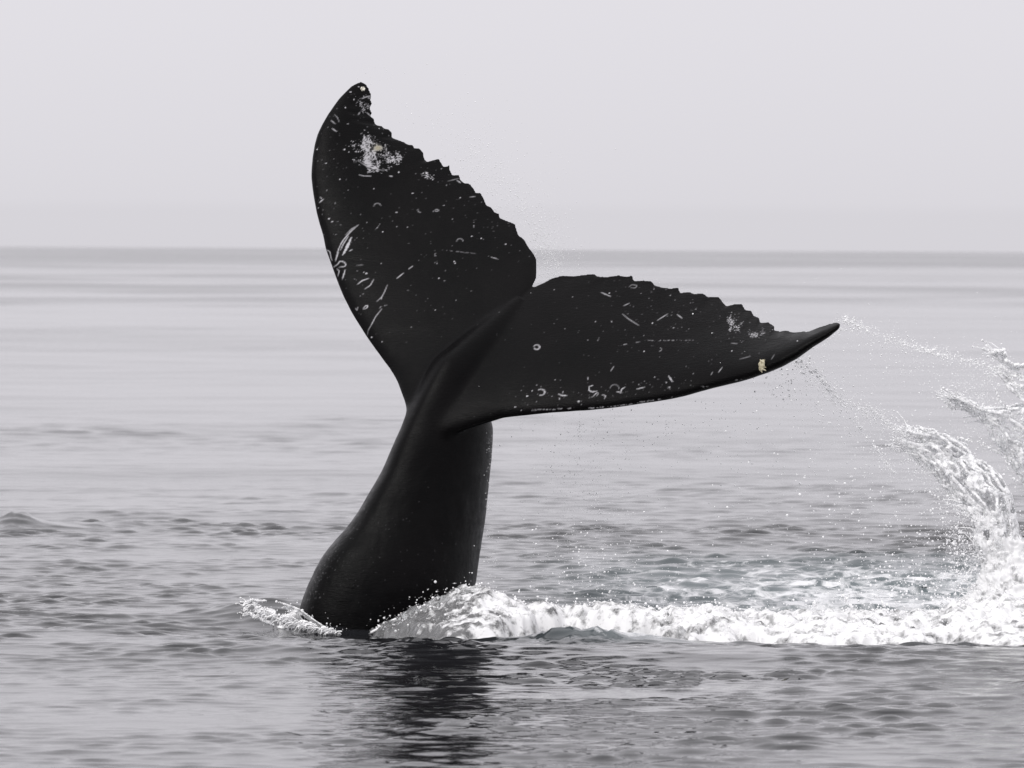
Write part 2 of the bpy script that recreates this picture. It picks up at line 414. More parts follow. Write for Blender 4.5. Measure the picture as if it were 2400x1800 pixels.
# tail stock: horizontal sections below, fluke-aligned sections above
left_sil = [(952,977),(941,999),(927,1030),(912,1066),(893,1109),(871,1145),(853,1178),(835,1207),(813,1236),(791,1261),(770,1283),(752,1308),(737,1337),(723,1369),(712,1398),(703,1430),(698,1470),(690,1530),(680,1620),(660,1800)]
right_sil = [(1157,977),(1157,1000),(1156,1022),(1153,1066),(1148,1113),(1142,1167),(1138,1210),(1129,1264),(1122,1319),(1114,1377),(1108,1397),(1100,1440),(1094,1480),(1090,1530),(1090,1620),(1110,1800)]
def stock():
    rows = []
    ls = np.array(left_sil, float); rs = np.array(right_sil, float)
    ph = np.linspace(0, 2 * math.pi, 160, endpoint=False)
    pys = np.concatenate([np.arange(1800, 1440, -30), np.arange(1440, 1000, -12)])
    for py in pys:
        y = 49.95
        xl = at_y(np.interp(py, ls[:, 1], ls[:, 0]), py, y)
        xr = at_y(np.interp(py, rs[:, 1], rs[:, 0]), py, y)
        z = 0.5 * (xl[2] + xr[2])
        k = sstep(1500, 1000, py)            # 0 deep .. 1 at the fluke root
        ang = math.radians(222 + 10 * k)      # direction of the keel on our side
        d = np.array([math.cos(ang), math.sin(ang)]); l = np.array([-d[1], d[0]])
        Ax = 1.0; Bx = 0.74 - 0.12 * k
        c, s = np.cos(ph), np.sin(ph)
        p = 0.86 - 0.1 * k
        cx = np.sign(c) * np.abs(c)**(1 / 1.0); sy = np.sign(s) * np.abs(s)**(1.25)
        pts = cx[:, None] * Ax * d + sy[:, None] * Bx * l
        w = pts[:, 0].max() - pts[:, 0].min()
        sca = (xr[0] - xl[0]) / w
        pts = pts * sca
        ox = xl[0] - pts[:, 0].min()
        rows.append(np.stack([pts[:, 0] + ox, pts[:, 1] + y - 0.12 * (1 - k), np.full(len(ph), z)], 1))
    base = len(rows)
    # upper sections, along the fluke's own axis; (a, half depth up, half depth down, half width)
    st = [(-0.85, 0.21, 0.20, 0.17), (-0.7, 0.175, 0.165, 0.155), (-0.5, 0.13, 0.12, 0.13), (-0.3, 0.08, 0.08, 0.10), (-0.12, 0.035, 0.035, 0.06)]
    for a, hu, hd, wd in st:
        c, s = np.cos(ph), np.sin(ph)
        h = np.where(c > 0, hu, hd) * c
        wv = wd * np.sign(s) * np.abs(s)**1.35
        rows.append(surf(wv, np.full(len(ph), a)) - 0 + (h - wdef(wv, 0))[:, None] * N_)
    R = np.array(rows)
    # blend between the two families with a smooth curve (Catmull-Rom through every row)
    rr = [R[i] for i in range(base)]
    i0, i1 = base - 1, base
    for t in np.linspace(0, 1, 14)[1:-1]:
        p0, p1, p2, p3 = R[i0 - 8], R[i0], R[i1], R[i1 + 1]
        m1 = (p1 - p0) * 1.5; m2 = (p3 - p2) * 1.9
        rr.append((2*t**3-3*t**2+1)*p1 + (t**3-2*t**2+t)*m1 + (-2*t**3+3*t**2)*p2 + (t**3-t**2)*m2)
    rr += [R[i] for i in range(base, len(R))]
    R = np.array(rr)
    n = len(ph)
    V = R.reshape(-1, 3)
    F = grid_faces(len(R), n, closed=True)
    V = np.vstack([V, R[0].mean(0)[None], R[-1].mean(0)[None]])
    k = np.arange(n); k2 = (k + 1) % n
    c0 = len(V) - 2; c1 = len(V) - 1; o = (len(R) - 1) * n
    T1 = np.stack([np.full(n, c0), k2, k, k], 1); T2 = np.stack([np.full(n, c1), o + k, o + k2, o + k2], 1)
    return V, F, np.vstack([T1, T2])[:, :3]
def whale_body():
    import bmesh
    bm = bmesh.new()
    def put(V, F, T=None):
        vs_ = [bm.verts.new(v) for v in V]
        for f in F:
            q = []
            for i in f:
                if i not in q: q.append(i)
            if len(q) > 2:
                try: bm.faces.new([vs_[i] for i in q])
                except ValueError: pass
        if T is not None:
            for f in T: bm.faces.new([vs_[i] for i in f])
    for Lc, Tc in ((LR, TR), (LL, TL)):
        V, F = half_fluke(Lc, Tc)
        put(V.tolist(), F.tolist())
    V, F, T = stock()
    put(V.tolist(), F.tolist(), T.tolist())
    bmesh.ops.recalc_face_normals(bm, faces=bm.faces)
    me = bpy.data.meshes.new('raw'); bm.to_mesh(me); bm.free()
    o = bpy.data.objects.new('raw', me); COL.objects.link(o)
    md = o.modifiers.new('r', 'REMESH'); md.mode = 'VOXEL'; md.voxel_size = 0.0073; md.use_smooth_shade = True
    dg = bpy.context.evaluated_depsgraph_get()
    me2 = bpy.data.meshes.new_from_object(o.evaluated_get(dg))
    bpy.data.objects.remove(o)
    bm = bmesh.new(); bm.from_mesh(me2)
    bmesh.ops.delete(bm, geom=[v for v in bm.verts if v.co.z < -0.45], context='VERTS')
    bm.to_mesh(me2); bm.free()
    return me2
wm = whale_body()
def smooth_whale(me):
    n = len(me.vertices)
    co = np.empty(n * 3, dtype=np.float32); me.vertices.foreach_get('co', co); co = co.reshape(-1, 3).astype(float)
    e = np.empty(len(me.edges) * 2, dtype=np.int32); me.edges.foreach_get('vertices', e); e = e.reshape(-1, 2)
    deg = np.bincount(e.ravel(), minlength=n)
    q = co - N0
    s, a = q @ S_, q @ A_
    w = (1 - sstep(0.16, 0.55, np.abs(s))) * (1 - sstep(-0.45, -0.1, a))
    w = np.maximum(w, 1 - sstep(-1.35, -1.15, a))
    w = np.maximum(w, 0.0)
    def lap(co, wt, it, lam=0.6):
        for _ in range(it):
            acc = np.empty_like(co)
            for k in range(3):
                acc[:, k] = np.bincount(e[:, 0], co[e[:, 1], k], n) + np.bincount(e[:, 1], co[e[:, 0], k], n)
            acc /= deg[:, None]
            co = co + lam * wt[:, None] * (acc - co)
        return co
    co = lap(co, w, 90)
    co = lap(co, np.ones(n), 1, 0.5)
    # low relief of the skin: shallow dents and long soft wrinkles
    nx = np.empty(n * 3, dtype=np.float32)
    me.vertices.foreach_set('co', co.astype(np.float32).ravel()); me.update()
    me.vertex_normals.foreach_get('vector', nx); nx = nx.reshape(-1, 3).astype(float)
    low = sstep(1.6, 0.6, co[:, 2])
    d = 0.006 * fbm(co[:, 0] / 0.35, co[:, 1] / 0.35, co[:, 2] / 0.5, 3) + 0.004 * low * fbm(co[:, 0] / 0.10, co[:, 1] / 0.10, co[:, 2] / 0.16, 3)
    co = co + nx * d[:, None]
    me.vertices.foreach_set('co', co.astype(np.float32).ravel()); me.update()
    return co, nx
wco, wnor = smooth_whale(wm)

def skin_marks(co, nor):
    """white scars, scratches, rings and specks on the skin that faces the camera side, drawn in fluke coordinates"""
    n = len(co)
    px, py = project_many(co)
    front = sstep(0.0, 0.25, nor @ (CAM - np.array([0.3, 50, 1.5])) / np.linalg.norm(CAM - np.array([0.3, 50, 1.5])))
    scar = np.zeros(n); yel = np.zeros(n)
    r = np.random.default_rng(5)
    order = np.argsort(px); pxs = px[order]
    def near(x0, x1, y0, y1):
        i = order[np.searchsorted(pxs, x0):np.searchsorted(pxs, x1)]
        return i[(py[i] > y0) & (py[i] < y1)]
    def line(pts, wd, st=1.0, dash=0.0, taper=True):
        P = resample(np.array(pts, float), 24) if len(pts) > 1 else np.array(pts, float)
        if len(P) > 2: P = smooth1(P, 3)
        i = near(P[:, 0].min() - 9, P[:, 0].max() + 9, P[:, 1].min() - 9, P[:, 1].max() + 9)
        if len(i) == 0: return
        best = np.full(len(i), 99.0); bt = np.zeros(len(i))
        for k in range(len(P) - 1):
            a, b = P[k], P[k + 1]; ab = b - a; l2 = ab @ ab + 1e-9
            t = np.clip(((px[i] - a[0]) * ab[0] + (py[i] - a[1]) * ab[1]) / l2, 0, 1)
            d = np.hypot(px[i] - a[0] - t * ab[0], py[i] - a[1] - t * ab[1])
            m = d < best; best[m] = d[m]; bt[m] = (k + t[m]) / (len(P) - 1)
        w = wd * ((0.35 + 0.65 * np.sin(np.pi * np.clip(bt, 0.02, 0.98))) if taper else 1)
        w = 0.50 * w * (1 + 0.5 * perlin(px[i] / 5, py[i] / 5, 3))
        v = 0.9 * st * np.minimum(1, w / 1.2)**0.8 * (1 - sstep(np.maximum(w, 1.2) - 1.1, np.maximum(w, 1.2) + 0.7, best))
        if dash: v = v * sstep(-0.05, 0.15, perlin(px[i] / dash, py[i] / dash, 1.5))
        scar[i] = np.maximum(scar[i], v)
    def ring(c, rad, wd=1.2, a0=0, a1=360, st=0.8, sq_=0.8):
        t = np.radians(np.linspace(a0, a1, 22))
        line([(c[0] + rad * math.cos(q), c[1] + rad * sq_ * math.sin(q)) for q in t], wd, st, taper=False)
    def dot(c, rad, st=1.0):
        i = near(c[0] - rad - 3, c[0] + rad + 3, c[1] - rad - 3, c[1] + rad + 3)
        d = np.hypot(px[i] - c[0], (py[i] - c[1]) * r.uniform(0.9, 1.5))
        rad *= 0.72; st *= min(1, (rad / 1.5)**1.5); rad = max(rad, 1.3)
        scar[i] = np.maximum(scar[i], st * (1 - sstep(rad - 1.0, rad + 0.8, d)))
    z1 = lambda *p: [Z1(*q) for q in p]
    z2 = lambda *p: [Z2(*q) for q in p]
    z3 = lambda *p: [Z3(*q) for q in p]
    line(z1((512,1355),(440,1420),(380,1490),(345,1560),(318,1655)), 2.6)
    line(z1((505,1362),(460,1385),(405,1440)), 1.6, 0.8)
    line(z1((455,1462),(420,1540),(382,1612)), 6.0)
    line(z1((430,1450),(385,1520),(362,1570)), 2.5)
    line(z2((345,110),(318,190)), 2.4)
    line(z2((240,95),(270,110),(280,170),(290,185)), 2.0)
    line(z2((305,240),(345,215),(350,190),(400,200),(410,235),(350,245)), 2.6)
    line(z2((330,260),(350,275),(340,320)), 2.0); line(z2((402,265),(378,348)), 3.0)
    line(z2((462,92),(440,104)), 2.0); line(z2((605,340),(550,360),(510,390)), 2.8); line(z2((648,350),(620,400),(572,432)), 1.8)
    line(z2((985,235),(950,260)), 2.0); line(z2((905,295),(850,340)), 2.2); line(z2((560,225),(500,228)), 3, 0.25)
    line(z2((765,400),(745,450),(720,500),(675,540)), 2.0, 0.8); line(z2((722,490),(712,522)), 1.8)
    line(z2((718,605),(665,670),(635,730),(600,790)), 1.8, 0.95); line(z2((600,790),(594,830)), 1.0, 0.5)
    line(z2((1175,125),(1175,205)), 1.5, 0.9, 3); line(z2((1188,125),(1196,222)), 1.5, 0.9, 3)
    line(z2((1040,185),(1100,135)), 1.6, 0.8, 4); line(z2((1640,150),(1732,176)), 1.6, 0.8, 5); line(z2((1240,95),(1560,130)), 1.0, 0.5, 5)
    line(z2((560,600),(575,578),(598,575),(590,598),(560,604)), 2.6); line(z2((490,600),(505,615),(510,590)), 1.4)
    line(z2((700,600),(712,580),(760,572)), 1.3, 0.8, 4)
    for c, q in (((1345,195),2.6),((1212,340),2.6),((945,445),1.5),((712,212),1.5),((585,298),2.6),((565,288),1.8),((630,848),2.4),((720,888),1.4),((975,762),1.2),((1180,615),2.0),((1262,360),1.3),((1350,210),2)):
        dot(Z2(*c), q)
    ring(Z2(2058, 935), 7.5, 1.5, 200, 500, 0.95); ring(Z2(2090, 1325), 9, 1.6, -120, 100, 0.95)
    ring(Z1(680, 1190), 8, 1.5, 170, 350, 0.55); ring(Z1(1393, 1492), 7, 1.4, 170, 360, 0.6)
    ring(Z1(1055, 1225), 7, 1.2, 90, 200, 0.7); ring(Z1(1192, 1228), 4.5, 1.5, 0, 360, 0.7, 0.5)
    line(z1((310,400),(335,425),(350,465)), 1.4, 0.7); line(z1((280,450),(315,480)), 1.8); line(z1((705,1335),(680,1375),(655,1410)), 1.8, 0.6, 3)
    line(z1((290,520),(325,545)), 2.5); line(z1((180,1160),(212,1132)), 2.4); line(z1((185,1115),(200,1125)), 2.2)
    line(z1((520,920),(560,930),(625,932)), 2.0, 0.9); line(z1((515,800),(600,855),(735,885)), 1.7, 0.7); line(z1((785,930),(810,935)), 2)
    line(z1((590,385),(620,410)), 2.2); line(z1((515,400),(530,380)), 1.6); line(z1((1480,1112),(1528,1108)), 1.3, 0.8); line(z1((1515,1310),(1512,1375)), 1.4, 0.7, 3)
    line(z1((1290,975),(1390,950)), 2.5, 0.3); line(z1((1370,970),(1400,990)), 2)
    line(z1((545,262),(590,245),(625,240)), 2.0); line(z1((600,260),(632,255)), 1.8, 0.7); line(z1((585,330),(620,325)), 1.8, 0.8)
    for c, q in (((1105,905),3.6),((985,1080),2.4),((727,1413),2.4),((942,1373),1.8),((1397,1118),1.8),((1497,1452),2.2),((1577,1470),2.2),((1787,1520),2),((357,960),2.2),((865,898),2.6),((235,820),2.2),((262,1300),2.4),((290,1325),2.4),((335,1323),1.7),((160,700),2),((404,340),2.4),((448,205),2.6),((477,270),2),((532,290),2.2),((560,345),1.8),((520,160),2.0),((425,480),2),((845,1245),2.2),((1253,1185),1.8),((590,1332),1.5),((650,1040),1.6),((850,1368),1.3),((1327,1303),1.3),((395,702),2.6),((695,520),1.8),((570,535),1.8)):
        dot(Z1(*c), q)
    ring(Z3(160, 590), 6.5, 1.4, 200, 520, 0.9); ring(Z3(190, 882), 9, 1.6, -140, 110, 0.95); ring(Z3(955, 605), 5, 1.2, -60, 80, 0.6)
    line(z3((500,845),(498,870),(520,882),(550,875)), 3.0); line(z3((505,845),(525,838)), 2.0); line(z3((520,915),(550,885),(562,890),(548,905)), 1.6)
    line(z3((583,900),(607,905),(600,925)), 2.2); ring(Z3(665, 855), 10, 1.2, 180, 380, 0.55); line(z3((702,888),(712,862),(732,850)), 2.6); line(z3((680,880),(712,885)), 2.0)
    line(z3((808,862),(860,850)), 2.2); line(z3((1015,778),(1038,812)), 3.2); line(z3((300,895),(330,905),(355,905)), 2.6); line(z3((305,920),(310,930)), 2)
    line(z3((715,375),(755,408),(822,450)), 1.5, 0.85); line(z3((1007,376),(942,417)), 1.5, 0.9); line(z3((1070,378),(1103,404)), 2.2, 0.8); line(z3((690,580),(830,556)), 1.3, 0.7, 6)
    line(z3((865,548),(1178,546)), 1.3, 0.75, 4); line(z3((578,236),(640,262)), 2.0, 0.9); line(z3((725,322),(760,306)), 1.5, 0.8); line(z3((660,715),(640,745)), 1.6, 0.8)
    line(z3((1362,722),(1338,754)), 1.6, 0.9); line(z3((1420,565),(1460,568)), 1.3, 0.6); line(z3((760,200),(775,185),(812,190),(800,208),(770,205)), 1.6, 0.5); line(z3((1475,668),(1545,650)), 1.2, 0.5)
    line(z3((1680,670),(1700,640)), 1.2, 0.5); line(z3((490,785),(492,800)), 1.6); line(z3((1290,770),(1300,752)), 1.4, 0.7)
    line(z3((60,1000),(250,995),(400,985)), 2.4, 0.6, 4, False); line(z3((500,988),(640,978),(790,958)), 3.2, 0.75, 3.5, False); line(z3((815,952),(880,940),(960,930)), 3.4, 0.75, 3.5, False)
    line(z3((1210,850),(1275,845)), 1.8, 0.7, 3); line(z3((1440,805),(1490,800)), 1.8, 0.7, 3)
    for c, q in (((432,943),3.0),((345,905),2.4),((98,908),2.6),((630,240),2),((540,425),1.5),((645,425),1.8),((490,545),1.4),((910,435),2),((1190,345),1.8),((1048,465),1.8),((1025,255),1.8),((855,618),2),((1175,762),1.6),((1020,852),2.6),((925,785),1.6),((20,980),2.4),((275,218),1.4),((1850,550),2.2),((1425,615),2)):
        dot(Z3(*c), q)
    # specks: sparse over the flukes, dense near tips, trailing edges and the near leading edge
    def specks(poly, k, rmin, rmax, st=0.9):
        P = np.array(poly, float)
        for _ in range(k):
            j = r.integers(len(P)); c = P[j] + r.normal(0, 1, 2) * P[j][1] * 0 + r.normal(0, 1, 2) * spread
            dot(c, rmin + (rmax - rmin) * r.random()**3, st * r.uniform(0.35, 1))
    spread = np.array([42.0, 42.0])
    specks(resample(np.array(z1((450,300),(700,600),(1100,850),(1500,1200),(1900,1500))), 30), 110, 0.5, 1.5)
    specks(resample(np.array(z1((300,400),(200,800),(250,1200),(400,1500)) + z2((500,500))), 30), 90, 0.5, 1.6)
    spread = np.array([70.0, 60.0])
    specks(resample(np.array(z1((700,1100),(1200,1400)) + z2((900,700),(1700,300))), 30), 60, 0.5, 1.2)
    spread = np.array([45.0, 28.0])
    specks(resample(np.array(z3((500,250),(900,320),(1300,400),(1600,470))), 30), 85, 0.5, 1.4)
    spread = np.array([90.0, 40.0])
    specks(resample(np.array(z3((100,500),(700,550),(1300,650))), 30), 60, 0.5, 1.1)
    spread = np.array([24.0, 12.0])
    specks(resample(np.array(z3((40,910),(400,905),(860,850),(1100,830))), 40), 80, 0.6, 2.0, 0.9)
    spread = np.array([10.0, 16.0])
    specks(resample(np.array([(850,1170),(800,1260),(752,1335),(730,1395)], float), 20), 150, 0.6, 1.3, 0.6)
    spread = np.array([90.0, 90.0])
    specks(np.array([(880, 1350)]), 90, 0.6, 1.1, 0.35)
    spread = np.array([5.0, 60.0])
    specks(resample(np.array([(1150,1060),(1140,1190),(1125,1300)], float), 20), 90, 0.6, 1.4, 0.5)
    # rubbed white patch on the far fluke, short hatched streaks with a yellow heart
    def patch(cx, cy, rx, ry, ang, sx_, sy_, thr, st):
        i = near(cx - 1.6 * rx, cx + 1.6 * rx, cy - 1.6 * rx, cy + 1.6 * rx)
        dx, dy = px[i] - cx, py[i] - cy
        ca, sa = math.cos(ang), math.sin(ang)
        u, v = (dx * ca + dy * sa), (-dx * sa + dy * ca)
        e = np.sqrt((u / rx)**2 + (v / ry)**2)
        nn = perlin(u / sx_, v / sy_, 2.2) * 0.6 + 0.55 * perlin(u / 14, v / 14, 7.7) + 0.5 * perlin(u / (sx_ * .5), v / (sy_ * .5), 5.1) * 0.6
        v_ = sstep(thr - 0.1, thr + 0.22, nn - 0.75 * e**2 + 0.25) * st
        scar[i] = np.maximum(scar[i], v_)
        return i, e
    patch(*Z1(620, 700), 58, 38, 0.4, 2.4, 6.0, 0.16, 0.78)
    patch(*Z1(830, 770), 36, 20, -0.5, 2.4, 5.0, 0.16, 0.78)
    patch(*Z1(640, 830), 50, 22, 0.35, 6.0, 2.2, 0.12, 0.8)
    patch(*Z1(1130, 930), 30, 16, 0.3, 2.2, 2.2, 0.34, 0.8)
    patch(*Z1(560, 300), 24, 34, 0.0, 2.2, 2.2, 0.42, 0.8)
    patch(*Z3(1445, 440), 52, 26, 0.6, 5.0, 1.8, 0.36, 0.7)
    patch(*Z3(1600, 500), 60, 16, -0.3, 6.0, 1.5, 0.36, 0.6)
    c = Z1(685, 688)
    yel = np.exp(-(((px - c[0]) / 12)**2 + ((py - c[1]) / 9)**2))
    scar = np.maximum(scar, 0.75 * sstep(0.35, 0.8, yel + 0.5 * perlin(px / 3, py / 3, 2)))
    return 0.82 * scar * front, yel * front
def project_many(co):
    v = co - CAM
    z = v @ fwd
    return 1200 + FPX * (v @ RIGHT) / z, 900 - FPX * (v @ UP) / z
scar, yel = skin_marks(wco, wnor)

def skin_material():
    m, nt, b = new_mat('whale_skin')
    N = nt.nodes.new; L = nt.links.new
    geo = N('ShaderNodeNewGeometry')
    n1 = N('ShaderNodeTexNoise'); n1.inputs['Scale'].default_value = 1.6; n1.inputs['Detail'].default_value = 6; n1.inputs['Roughness'].default_value = 0.6
    L(geo.outputs['Position'], n1.inputs['Vector'])
    cr = N('ShaderNodeValToRGB'); e = cr.color_ramp.elements
    e[0].position = 0.35; e[0].color = (0.0006, 0.0006, 0.0008, 1); e[1].position = 0.7; e[1].color = (0.0030, 0.0025, 0.0028, 1)
    L(n1.outputs[0], cr.inputs[0])
    at = N('ShaderNodeAttribute'); at.attribute_name = 'scar'
    ay = N('ShaderNodeAttribute'); ay.attribute_name = 'yellow'
    cm = N('ShaderNodeMix'); cm.data_type = 'RGBA'; cm.inputs[6].default_value = (0.66, 0.65, 0.68, 1); cm.inputs[7].default_value = (0.50, 0.46, 0.33, 1)
    L(ay.outputs['Fac'], cm.inputs[0])
    mx = N('ShaderNodeMix'); mx.data_type = 'RGBA'
    L(at.outputs['Fac'], mx.inputs[0]); L(cr.outputs[0], mx.inputs[6]); L(cm.outputs[2], mx.inputs[7])
    L(mx.outputs[2], b.inputs['Base Color'])
    n2 = N('ShaderNodeTexNoise'); n2.inputs['Scale'].default_value = 9; n2.inputs['Detail'].default_value = 5
    mp = N('ShaderNodeMapping'); mp.inputs['Scale'].default_value = (0.5, 0.5, 2.5)
    L(geo.outputs['Position'], mp.inputs[0]); L(mp.outputs[0], n2.inputs['Vector'])
    rr = N('ShaderNodeMapRange'); rr.inputs[3].default_value = 0.20; rr.inputs[4].default_value = 0.55
    L(n2.outputs[0], rr.inputs[0]); L(rr.outputs[0], b.inputs['Roughness'])
    b.inputs['Specular IOR Level'].default_value = 0.08
    n3 = N('ShaderNodeTexNoise'); n3.inputs['Scale'].default_value = 45; n3.inputs['Detail'].default_value = 4; n3.inputs['Roughness'].default_value = 0.7
    L(mp.outputs[0], n3.inputs['Vector'])
    bp = N('ShaderNodeBump'); bp.inputs['Strength'].default_value = 0.45; bp.inputs['Distance'].default_value = 0.007
    L(n3.outputs[0], bp.inputs['Height']); L(bp.outputs[0], b.inputs['Normal'])
    return m
wm.name = 'humpback_whale'
whale = bpy.data.objects.new('humpback_whale', wm); COL.objects.link(whale)
wm.materials.clear(); wm.materials.append(skin_material())
wm.polygons.foreach_set('use_smooth', np.full(len(wm.polygons), True))
set_attr(whale, 'scar', scar); set_attr(whale, 'yellow', yel)
tag(whale, 'black whale tail with two scarred, scalloped flukes raised out of the grey sea', 'whale')

# ------------------------------------------------------------------ water thrown up: materials
def froth_material(name, clear=0.35, scale=7.0, rough=0.25, white=0.9, lo=0.42, hi=0.62, thin=0.0):
    """white aerated water broken by patches of clear dark water"""
    m, nt, b = new_mat(name)
    N = nt.nodes.new; L = nt.links.new
    geo = N('ShaderNodeNewGeometry')
    b.inputs['Base Color'].default_value = (white, white, white * 1.01, 1)
    b.inputs['Roughness'].default_value = rough
    b.inputs['IOR'].default_value = 1.33
    g = N('ShaderNodeBsdfPrincipled')
    g.inputs['Base Color'].default_value = (0.93, 0.95, 0.96, 1); g.inputs['Roughness'].default_value = 0.04
    g.inputs['IOR'].default_value = 1.33; g.inputs['Transmission Weight'].default_value = 1.0
    n = N('ShaderNodeTexNoise'); n.inputs['Scale'].default_value = scale; n.inputs['Detail'].default_value = 6; n.inputs['Roughness'].default_value = 0.65
    L(geo.outputs['Position'], n.inputs['Vector'])
    mr = N('ShaderNodeMapRange'); mr.inputs[1].default_value = lo; mr.inputs[2].default_value = hi
    mr.inputs[3].default_value = 0; mr.inputs[4].default_value = clear
    th = N('ShaderNodeAttribute'); th.attribute_name = 'thin'
    ta = N('ShaderNodeMath'); ta.operation = 'MULTIPLY_ADD'; ta.inputs[1].default_value = 0.26
    L(th.outputs['Fac'], ta.inputs[0]); L(n.outputs[0], ta.inputs[2]); L(ta.outputs[0], mr.inputs[0])
    mix = N('ShaderNodeMixShader'); tr = N('ShaderNodeBsdfTranslucent'); tr.inputs[0].default_value = (0.97, 0.97, 0.98, 1)
    mt = N('ShaderNodeMixShader'); mt.inputs[0].default_value = thin; L(b.outputs[0], mt.inputs[1]); L(tr.outputs[0], mt.inputs[2])
    L(mr.outputs[0], mix.inputs[0]); L(mt.outputs[0], mix.inputs[1]); L(g.outputs[0], mix.inputs[2])
    L(mix.outputs[0], nt.nodes['Material Output'].inputs[0])
    return m
M_FOAM = froth_material('white_foam', 0.85, 9.0, 0.6, 0.80, 0.50, 0.66)
M_SHEET = froth_material('thrown_water', 0.62, 26.0, 0.10, 0.96, 0.44, 0.60, 0.0)
M_DROP = froth_material('droplets', 0.28, 30.0, 0.08, 0.98, 0.44, 0.62, 0.0)

def blobs(name, pts, rad, voxel, mat):
    """merge overlapping drops into one watery surface"""
    me = bpy.data.meshes.new('pts'); me.vertices.add(len(pts)); me.vertices.foreach_set('co', np.asarray(pts, np.float32).ravel())
    a = me.attributes.new('rad', 'FLOAT', 'POINT'); a.data.foreach_set('value', np.asarray(rad, np.float32))
    o = bpy.data.objects.new('pts', me); COL.objects.link(o)
    ng = bpy.data.node_groups.new('merge', 'GeometryNodeTree')
    ng.interface.new_socket('Geometry', in_out='INPUT', socket_type='NodeSocketGeometry')
    ng.interface.new_socket('Geometry', in_out='OUTPUT', socket_type='NodeSocketGeometry')
    n = ng.nodes.new; l = ng.links.new
    gi, go = n('NodeGroupInput'), n('NodeGroupOutput')
    na = n('GeometryNodeInputNamedAttribute'); na.data_type = 'FLOAT'; na.inputs['Name'].default_value = 'rad'
    mp = n('GeometryNodeMeshToPoints'); l(gi.outputs[0], mp.inputs['Mesh']); l(na.outputs[0], mp.inputs['Radius'])
    pv = n('GeometryNodePointsToVolume'); pv.resolution_mode = 'VOXEL_SIZE'
    pv.inputs['Voxel Size'].default_value = voxel; pv.inputs['Density'].default_value = 1.0
    l(mp.outputs[0], pv.inputs['Points']); l(na.outputs[0], pv.inputs['Radius'])
    vm_ = n('GeometryNodeVolumeToMesh'); vm_.inputs['Threshold'].default_value = 0.1
    l(pv.outputs[0], vm_.inputs['Volume']); l(vm_.outputs[0], go.inputs[0])
    md = o.modifiers.new('g', 'NODES'); md.node_group = ng
    dg = bpy.context.evaluated_depsgraph_get()
    me2 = bpy.data.meshes.new_from_object(o.evaluated_get(dg))
    bpy.data.objects.remove(o); bpy.data.meshes.remove(me); bpy.data.node_groups.remove(ng)
    me2.name = name
    me2.materials.clear(); me2.materials.append(mat)
    me2.polygons.foreach_set('use_smooth', np.full(len(me2.polygons), True))
    o2 = bpy.data.objects.new(name, me2); COL.objects.link(o2)
    return o2
def ico(sub):
    import bmesh
    bm = bmesh.new(); bmesh.ops.create_icosphere(bm, subdivisions=sub, radius=1)
    V = np.array([v.co[:] for v in bm.verts]); F = np.array([[v.index for v in f.verts] for f in bm.faces]); bm.free()
    return V, F
ICO1, ICO2 = ico(1), ico(2)
def drops(name, P, R, mat, split=0.0075):
    """P centres, R radii: every drop a small, slightly stretched ball, all in one mesh"""
    Vs, Fs, off = [], [], 0
    for (V, F), m in ((ICO1, R < split), (ICO2, R >= split)):
        p, r = P[m], R[m]
        if len(p) == 0: continue
        st = rng.uniform(0.8, 1.25, (len(p), 1, 3))
        v = V[None] * r[:, None, None] * st + p[:, None, :]
        f = F[None] + (np.arange(len(p)) * len(V))[:, None, None] + off
        Vs.append(v.reshape(-1, 3)); Fs.append(f.reshape(-1, 3)); off += len(p) * len(V)
    return mesh_obj(name, np.vstack(Vs), np.vstack(Fs), mat)
def at_many(px, py, y):
    d = fwd[None] + RIGHT[None] * ((px - 1200) / FPX)[:, None] - UP[None] * ((py - 900) / FPX)[:, None]
    return CAM[None] + d * (y / d[:, 1])[:, None]

